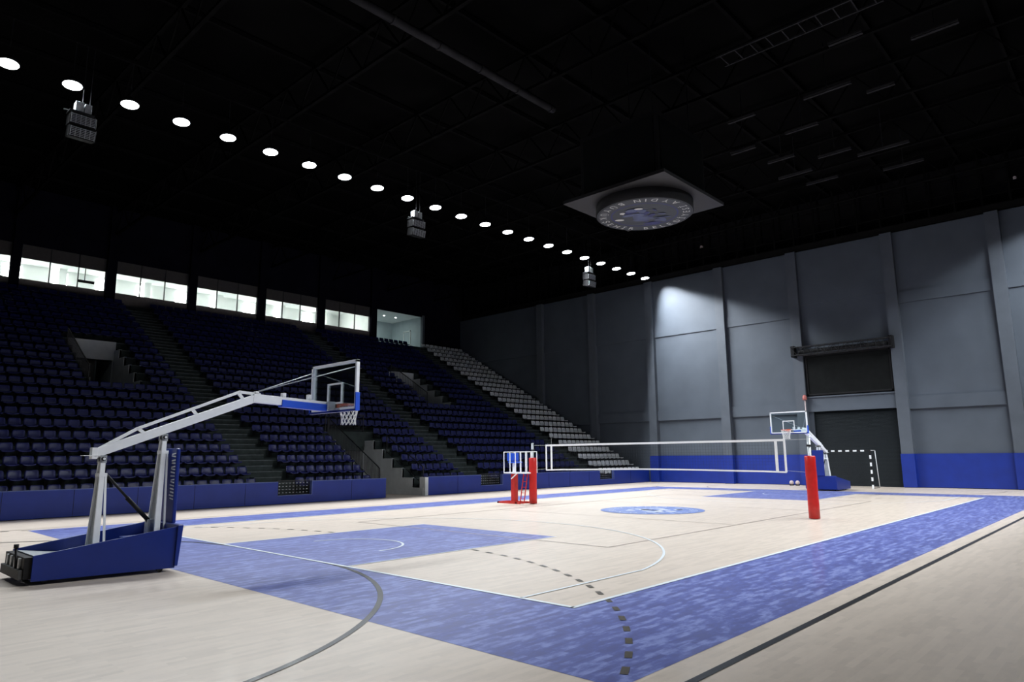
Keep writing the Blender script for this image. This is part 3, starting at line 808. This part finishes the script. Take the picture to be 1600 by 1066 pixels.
for (x, yb, z) in ((-10.2, 29.5, 7.3), (10.4, 29.5, 7.3)):
    al = bpy.data.lights.new('entrance_light', 'AREA'); al.energy = 1.6; al.size = .7; al.color = (1,.97,.9)
    o = bpy.data.objects.new('entrance_light', al); C.objects.link(o); o.location = (x, yb, z)

# ================================================================== BASKETBALL UNIT (local: +x towards court, board face at x = 3.2 when origin at -16)
def hoop_unit():
    t = thing('basketball_hoop', '', 'basketball hoop', (-16,0,0))
    X = 16.0
    def P(x, y, z): return Vector((x+X, y, z))
    YC = .12
    # base: open blue tray, trapezoid in plan, sides rising towards the court
    m = MB(); zb_ = .06
    yL0, yR0 = -.36, .95; yL1, yR1 = -.62, .90; xb, xf = -18.2, -16.2; th = .04
    def side(ya0, ya1, h0, h1):
        a = [P(xb,ya0,zb_),P(xf,ya1,zb_),P(xf,ya1+th,zb_),P(xb,ya0+th,zb_),P(xb,ya0,h0),P(xf+.06,ya1,h1),P(xf+.06,ya1+th,h1),P(xb,ya0+th,h0)]
        m.hexa(a, 'bluemetal')
    side(yL0, yL1, .44, .75); side(yR0-th, yR1-th, .44, .75)
    m.box(P(xb+.02,yL0,zb_),P(xf,yR0,zb_+.03),'bluemetal')
    base = part(m, 'base_tray', t, .006)
    m = MB()   # padded prow at the front, leaning outward
    m.hexa([P(xf-.02,yL1-.03,.09),P(xf+.04,yL1-.03,.09),P(xf+.04,yR1+.03,.09),P(xf-.02,yR1+.03,.09),P(xf+.0,yL1-.03,.77),P(xf+.10,yL1-.03,.77),P(xf+.10,yR1+.03,.77),P(xf+.0,yR1+.03,.77)],'bluemetal')
    part(m, 'front_pad', t, .015)
    m = MB()   # grey sloping inner cover
    m.hexa([P(xb+.05,yL0+.05,.30),P(-17.5,yL0+.02,.30),P(-17.5,yR0-.06,.30),P(xb+.05,yR0-.06,.30),P(xb+.05,yL0+.05,.42),P(-17.5,yL0+.02,.34),P(-17.5,yR0-.06,.34),P(xb+.05,yR0-.06,.42)],'greymetal')
    m.box(P(-17.5,-.35,.28),P(-16.3,.8,.34),'greymetal'); m.box(P(-16.75,-.35,.34),P(-16.3,.5,.55),'bluemetal')
    part(m, 'ballast_cover', t)
    m = MB()   # dark rear box with lever
    m.box(P(-18.3,yL0+.04,.10),P(-18.19,yR0-.05,.42),'black'); m.box(P(-18.36,yL0+.06,.10),P(-18.30,yR0-.08,.24),'rubber')
    for y in (-.1, .15, .4, .65): m.box(P(-18.33,y-.04,.2),P(-18.28,y+.04,.40),'greymetal')
    rb = part(m, 'rear_box', t, .006)
    m = MB(); m.tube(P(-18.33,.02,.15),P(-18.35,.02,.56),.018,'black',8); m.tube(P(-18.35,.02,.54),P(-18.35,.02,.60),.035,'black',10)
    l_ = part(m, 'lever', rb)
    for (x, y) in ((-18.0,-.25),(-18.0,.75),(-16.4,-.5),(-16.4,.75)):
        m = MB(); m.tube(P(x,y-.025,.045),P(x,y+.025,.045),.045,'rubber',12); part(m, 'caster_wheel', t)
    # two tapered masts
    for nm, xb_, xt, zt_ in (('rear_mast',-17.28,-17.24,1.86),('front_mast',-16.34,-16.27,2.24)):
        m = MB()
        m.bar(P(xb_,YC-.19,.30),P(xt,YC-.06,zt_),.10,.045,'whitemetal',up=(0,1,0),wd2=.07)
        m.bar(P(xb_,YC+.19,.30),P(xt,YC+.06,zt_),.10,.045,'whitemetal',up=(0,1,0),wd2=.07)
        m.hexa([P(xb_-.015,YC-.19,.30),P(xb_+.015,YC-.19,.30),P(xb_+.015,YC+.19,.30),P(xb_-.015,YC+.19,.30),P(xt-.015,YC-.05,zt_),P(xt+.015,YC-.05,zt_),P(xt+.015,YC+.05,zt_),P(xt-.015,YC+.05,zt_)],'greymetal')
        m.bar(P(xb_+.13,YC-.21,.30),P(xt+.05,YC-.09,zt_-.22),.03,.03,'whitemetal',up=(0,1,0))
        m.bar(P(xb_+.13,YC+.21,.30),P(xt+.05,YC+.09,zt_-.22),.03,.03,'whitemetal',up=(0,1,0))
        m.box(P(xt-.05,YC-.11,zt_-.26),P(xt+.07,YC+.11,zt_-.20),'whitemetal')
        mm_ = part(m, nm, t)
        q = MB(); q.tube(P(xt,YC-.12,zt_+.04),P(xt,YC+.12,zt_+.04),.035,'steelblack',10); q.tube(P(xt,YC-.135,zt_+.04),P(xt,YC-.12,zt_+.04),.022,'whitemetal',10)
        q.box(P(xt-.05,YC-.085,zt_-.03),P(xt+.05,YC-.07,zt_+.10),'greymetal'); q.box(P(xt-.05,YC+.07,zt_-.03),P(xt+.05,YC+.085,zt_+.10),'greymetal')
        part(q, 'pivot', mm_)
    m = MB(); m.tube(P(-17.14,YC,1.62),P(-16.75,YC,1.18),.022,'black',10); m.tube(P(-16.80,YC,1.23),P(-16.40,YC,.80),.036,'black',12); m.box(P(-16.45,YC-.08,.55),P(-16.30,YC+.08,.84),'greymetal'); m.tube(P(-16.42,YC,.82),P(-16.36,YC,.60),.04,'black',10)
    part(m, 'gas_spring', t)
    # arm
    def A(x, z, y=None): return P(x, YC*(-12.9-x)/4.4 if y is None else y, z)
    m = MB()
    m.bar(A(-17.36,1.99),A(-14.60,3.08),.13,.15,'whitemetal')
    m.bar(A(-14.66,3.08),A(-13.05,3.0),.14,.17,'whitemetal')
    m.box(A(-17.42,1.90)-Vector((0,.07,0)),A(-17.33,2.09)+Vector((0,.07,0)),'whitemetal')
    m.bar(A(-17.55,1.955),A(-17.25,1.955),.16,.012,'whitemetal')
    arm = part(m, 'arm', t, .004)
    m = MB()
    m.bar(A(-17.32,2.06),A(-16.72,2.43),.05,.05,'whitemetal'); m.bar(A(-16.74,2.42),A(-14.92,3.19),.05,.05,'whitemetal'); m.bar(A(-14.94,3.19),A(-14.50,3.16),.05,.05,'whitemetal')
    for (a, b, c, d) in ((-16.70,2.42,-16.55,2.30),(-15.80,2.80,-15.68,2.66),(-14.95,3.17,-14.82,3.02)): m.bar(A(a,b),A(c,d),.05,.05,'whitemetal')
    part(m, 'top_chord', arm)
    m = MB()
    for x in (-14.58, -14.0, -13.42): m.box(A(x,3.10)-Vector((.035,.05,0)),A(x,3.22)+Vector((.035,.05,0)),'whitemetal')
    part(m, 'bracket', arm)
    m = MB(); m.bar(A(-14.06,3.005),A(-13.02,2.955),.175,.15,'bluepad'); part(m, 'arm_pad', arm, .01)
    # padded column guard in front of the masts
    m = MB(); m.box(P(-16.12,YC-.28,.76),P(-16.05,YC+.28,2.08),'bluemetal'); gd = part(m, 'mast_pad', t, .02)
    m = MB(); rr = random.Random(5)
    for i in range(15):
        z = 2.0-.058*i; w1 = .15+.04*rr.random(); th = .018+.008*rr.random(); s_ = rr.choice((-1,1,1,0))*.016; y0 = YC-.25; y1 = y0+w1
        m.hexa([P(-16.124,y0,z-th),P(-16.119,y0,z-th),P(-16.119,y1,z-th+s_),P(-16.124,y1,z-th+s_),P(-16.124,y0,z),P(-16.119,y0,z),P(-16.119,y1,z+s_),P(-16.124,y1,z+s_)],'whitemetal')
    part(m, 'lettering', gd)
    # carriage between arm and board
    m = MB()
    for y in (-.12, .12): m.box(P(-13.05,y-.012,2.92),P(-12.86,y+.012,3.09),'greymetal')
    for z in (2.94, 3.0, 3.07): m.tube(P(-13.0,-.14,z),P(-13.0,.14,z),.016,'greymetal',8)
    m.box(P(-12.90,-.12,2.93),P(-12.86,.12,3.06),'greymetal')
    part(m, 'board_carriage', t)
    # board
    bd_x = -12.80
    m = MB()
    for z in (2.925, 3.925): m.box(P(bd_x-.055,-.9,z-.027),P(bd_x+.02,.9,z+.027),'whitemetal')
    for y in (-.873, .873): m.box(P(bd_x-.055,y-.027,2.9),P(bd_x+.02,y+.027,3.95),'whitemetal')
    bf = part(m, 'backboard', t, .003)
    m = MB(); m.box(P(bd_x-.008,-.86,2.94),P(bd_x+.004,.86,3.92),'glass'); part(m, 'glass_panel', bf)
    m = MB()
    for y in (-.27, .27): m.box(P(bd_x-.012,y-.018,3.05),P(bd_x+.007,y+.018,3.50),'whitemetal')
    for z in (3.05, 3.475): m.box(P(bd_x-.012,-.295,z-.0),P(bd_x+.007,.288,z+.036),'whitemetal')
    part(m, 'target_square', bf)
    m = MB(); m.box(P(bd_x-.075,-.92,2.86),P(bd_x+.03,.92,2.905),'bluemetal')
    for y in (-.905, .905): m.box(P(bd_x-.075,y-.02,2.86),P(bd_x+.03,y+.02,3.25),'bluepad')
    part(m, 'edge_pad', bf, .006)
    for s in (-1, 1):
        m = MB(); m.tube(A(-14.58,3.21,s*.04),P(bd_x-.05,s*.85,3.80),.010,'greymetal',8); part(m, 'stay_rod', t)
    # rim
    rc = P(-12.425,0,3.05)
    m = MB(); n = 28
    for i in range(n):
        a, b = 2*PI*i/n, 2*PI*(i+1)/n
        m.tube(rc+Vector((.228*math.cos(a),.228*math.sin(a),0)), rc+Vector((.228*math.cos(b),.228*math.sin(b),0)), .010, 'orange', 8)
    m.box(P(bd_x+.005,-.09,2.97),P(bd_x+.05,.09,3.09),'orange'); m.box(P(bd_x+.04,-.075,3.035),P(-12.62,.075,3.055),'orange')
    for s in (-1,1): m.tube(P(bd_x+.03,s*.05,2.98),P(-12.58,s*.14,3.04),.012,'orange',8); m.tube(P(bd_x+.03,s*.09,3.05),P(-12.56,s*.19,3.05),.012,'orange',8)
    rim = part(m, 'rim', t)
    m = MB(); n = 12; rows = [(.222,0),(.205,-.09),(.185,-.18),(.165,-.27),(.155,-.36),(.165,-.44)]
    for j in range(len(rows)-1):
        r0, z0 = rows[j]; r1, z1 = rows[j+1]
        for i in range(n):
            off = .5*(j % 2)
            a = 2*PI*(i+off)/n; 
            for sg in (-.5, .5):
                b = a+sg*2*PI/n
                m.tube(rc+Vector((r0*math.cos(a),r0*math.sin(a),z0)), rc+Vector((r1*math.cos(b),r1*math.sin(b),z1)), .0065, 'net', 5, caps=False)
    part(m, 'net', rim)
    return t
h1 = hoop_unit(); h1['label'] = 'large portable basketball hoop with blue base in the left foreground'; h1['group'] = 'portable basketball hoops'
h2 = dup(h1, (16, 0, 0), PI, 'distant portable basketball hoop in front of the grey far wall')

# ================================================================== VOLLEYBALL
vn = thing('volleyball_net', 'long volleyball net with white tapes stretched across the middle of the court', 'net', (0,0,0))
ZT_, ZB_ = 2.345, 1.36
m = MB(); m.box((-.008,-4.78,ZT_-.07),(.008,4.78,ZT_),'tape'); part(m, 'top_tape', vn)
m = MB(); n = 40
def sagz(y): return ZB_+.0*0+.02*math.cos(y*.7)-.03*max(0,(abs(y)-4.0))
for i in range(n):
    a, b = -4.78+9.56*i/n, -4.78+9.56*(i+1)/n
    m.hexa([Vector(p) for p in ((-.006,a,sagz(a)),(.006,a,sagz(a)),(.006,b,sagz(b)),(-.006,b,sagz(b)),(-.006,a,sagz(a)+.05),(.006,a,sagz(a)+.05),(.006,b,sagz(b)+.05),(-.006,b,sagz(b)+.05))],'tape')
part(m, 'bottom_tape', vn)
for y in (-4.5, 4.5):
    m = MB(); m.box((-.012,y-.04,ZB_-.02),(.012,y+.04,ZT_),'tape'); part(m, 'side_band', vn)
for y in (-4.77, 4.77):
    m = MB(); m.box((-.01,y-.03,ZB_-.02),(.01,y+.03,ZT_),'tape'); part(m, 'end_tape', vn)
m = MB()
for i in range(96): y = -4.75+i*.1; m.box((-.0016,y-.0016,ZB_),(.0016,y+.0016,ZT_-.05),'blacknet')
for i in range(10): z = ZB_+i*.1; m.box((-.0016,-4.77,z-.0016),(.0016,4.77,z+.0016),'blacknet')
part(m, 'net_mesh', vn)
m = MB()
for s in (-1, 1):
    m.tube((0,s*4.78,ZT_-.03),(0,s*5.5,ZT_-.02),.006,'greymetal',5); m.tube((0,s*4.78,ZB_+.03),(0,s*5.45,ZB_-.02),.005,'greymetal',5)
part(m, 'tension_cord', vn)
m = MB(); m.tube((0,4.5,ZB_),(0,4.5,ZT_+.8),.005,'greymetal',6); part(m, 'antenna', vn)
def vpost(loc, lab, tilt):
    t = thing('volleyball_post', lab, 'net post', loc, 0, 'volleyball posts')
    m = MB(); m.tube((0,0,0),(0,0,2.38),.05,'greymetal',16); m.lathe([(0,2.42),(.05,2.41),(.055,2.38)],(0,0,0),'greymetal',16); part(m, 'pole', t)
    m = MB(); r = .155
    m.lathe([(.06,.01),(r,.02),(r+.003,.4),(r-.004,.8),(r+.003,1.2),(r-.003,1.6),(r,1.80),(.135,1.83),(.05,1.83)],(0,0,0),'red',8 if False else 20)
    pd = part(m, 'padding', t)
    m = MB()
    for z in (.25,.7,1.15,1.6): m.box((r-.01,-.03,z-.03),(r+.012,.03,z+.03),'redmetal')
    part(m, 'strap', pd)
    m = MB(); m.box((-.055,-.055,2.1),(.07,.055,2.16),'steelblack'); part(m, 'winch', t)
    return t
vp = vpost((0,-5.5,0), 'red padded volleyball post standing alone at the right end of the net', 0)
dup(vp, (0,5.5,0), None, 'red padded volleyball post beside the referee stand at the left')

# referee stand
rs = thing('referee_stand', 'red and white volleyball referee stand beside the far net post', 'referee stand', (-.1,6.3,0))
m = MB(); m.box((-.35,-.45,0),(-.28,.78,.07),'redmetal'); m.box((.28,-.45,0),(.35,.78,.07),'redmetal'); m.box((-.35,.70,0),(.35,.78,.07),'redmetal'); m.box((-.35,-.3,0),(.35,-.22,.07),'redmetal'); part(m, 'base_frame', rs)
m = MB(); m.box((-.1,.02,.05),(.1,.24,1.18),'redmetal'); m.box((-.05,.07,1.18),(.05,.19,1.75),'whitemetal'); part(m, 'column', rs, .01)
m = MB()
for y in (-.45, -.66): m.bar((-.30,y,.03),(-.05,y,1.24),.03,.03,'redmetal',up=(0,1,0))
for i in range(5): z = .22+i*.22; x = -.30+.25*(z-.03)/1.21; m.bar((x,-.45,z),(x,-.66,z),.03,.02,'redmetal')
part(m, 'ladder', rs)
m = MB(); m.box((-.32,-.82,1.20),(.32,.42,1.25),'whitemetal'); part(m, 'platform', rs)
m = MB()
for x in (-.31, .31):
    m.bar((x,-.84,2.07),(x,.42,2.07),.035,.035,'whitemetal')
    for y in (-.84,-.52,-.22,.08,.42): m.bar((x,y,1.22),(x,y,2.07),.028,.028,'whitemetal',up=(1,0,0))
for y in (-.84, .42): m.bar((-.31,y,2.07),(.31,y,2.07),.035,.035,'whitemetal')
part(m, 'guard_cage', rs)
m = MB(); m.box((-.2,.05,1.70),(.2,.36,2.02),'bluepad'); m.box((-.2,-.15,1.62),(.2,.3,1.68),'bluepad'); part(m, 'chair_pad', rs, .02)
m = MB(); m.bar((-.2,.12,.98),(-.2,-.22,1.22),.035,.035,'whitemetal',up=(1,0,0)); part(m, 'brace', rs)

# ================================================================== HANDBALL GOAL
hg = thing('handball_goal', 'black and white striped handball goal in front of the roller shutter', 'goal', (20.0,0,0))
def striped(a, b, n, first, name):
    m = MB(); a = Vector(a); b = Vector(b)
    for i in range(n):
        k = ('black', 'whitemetal')[(i+first) % 2]
        m.bar(a.lerp(b, i/n), a.lerp(b, (i+1)/n), .08, .08, k, up=(1,0,0))
    part(m, name, hg)
for s in (-1, 1):
    striped((0,s*1.54,.0),(0,s*1.54,1.8),9,1,'post')
    m = MB(); m.box((-.04,s*1.54-.04,1.8),(.04,s*1.54+.04,2.08),'black'); part(m, 'corner_block', hg)
striped((0,-1.26,2.04),(0,1.26,2.04),13,1,'crossbar')
m = MB(); m.box((-.04,-1.5,2.0),(.04,-1.26,2.08),'black'); m.box((-.04,1.26,2.0),(.04,1.5,2.08),'black'); part(m, 'crossbar_end', hg)
for s in (-1, 1):
    m = MB(); m.path([(0,s*1.58,2.05),(.7,s*1.60,2.05),(.95,s*1.62,0.02)],.016,'whitemetal'); m.tube((0,s*1.58,.02),(.95,s*1.62,.02),.014,'steelblack',6); part(m, 'back_frame', hg)
m = MB()
for i in range(31): y = -1.5+i*.1; m.tube((.68,y,2.03),(.92,y,.03),.0018,'blacknet',3,caps=False)
for i in range(21): z = .03+i*.1; x = .92-.24*z/2.03; m.tube((x,-1.55,z),(x,1.55,z),.0018,'blacknet',3,caps=False)
part(m, 'net', hg)

# ================================================================== small things by the far wall
for (y, lab) in ((3.52, 'small pale ball on the floor at the blue wall, left of the pair'), (3.16, 'small pale ball on the floor at the blue wall, right of the pair')):
    m = MB(); prof = [(.13*math.sin(PI*i/10), .17-.13*math.cos(PI*i/10)) for i in range(11)]; m.lathe(prof,(0,0,0),'pale',16)
    m.lathe([(.12,0),(.13,.02),(.12,.05),(.10,.05),(.10,0)],(0,0,0),'black',16)
    o = m.build('ball_on_ring', label=lab, cat='ball', group='pale balls at the far wall'); o.location = (21.7, y, 0)
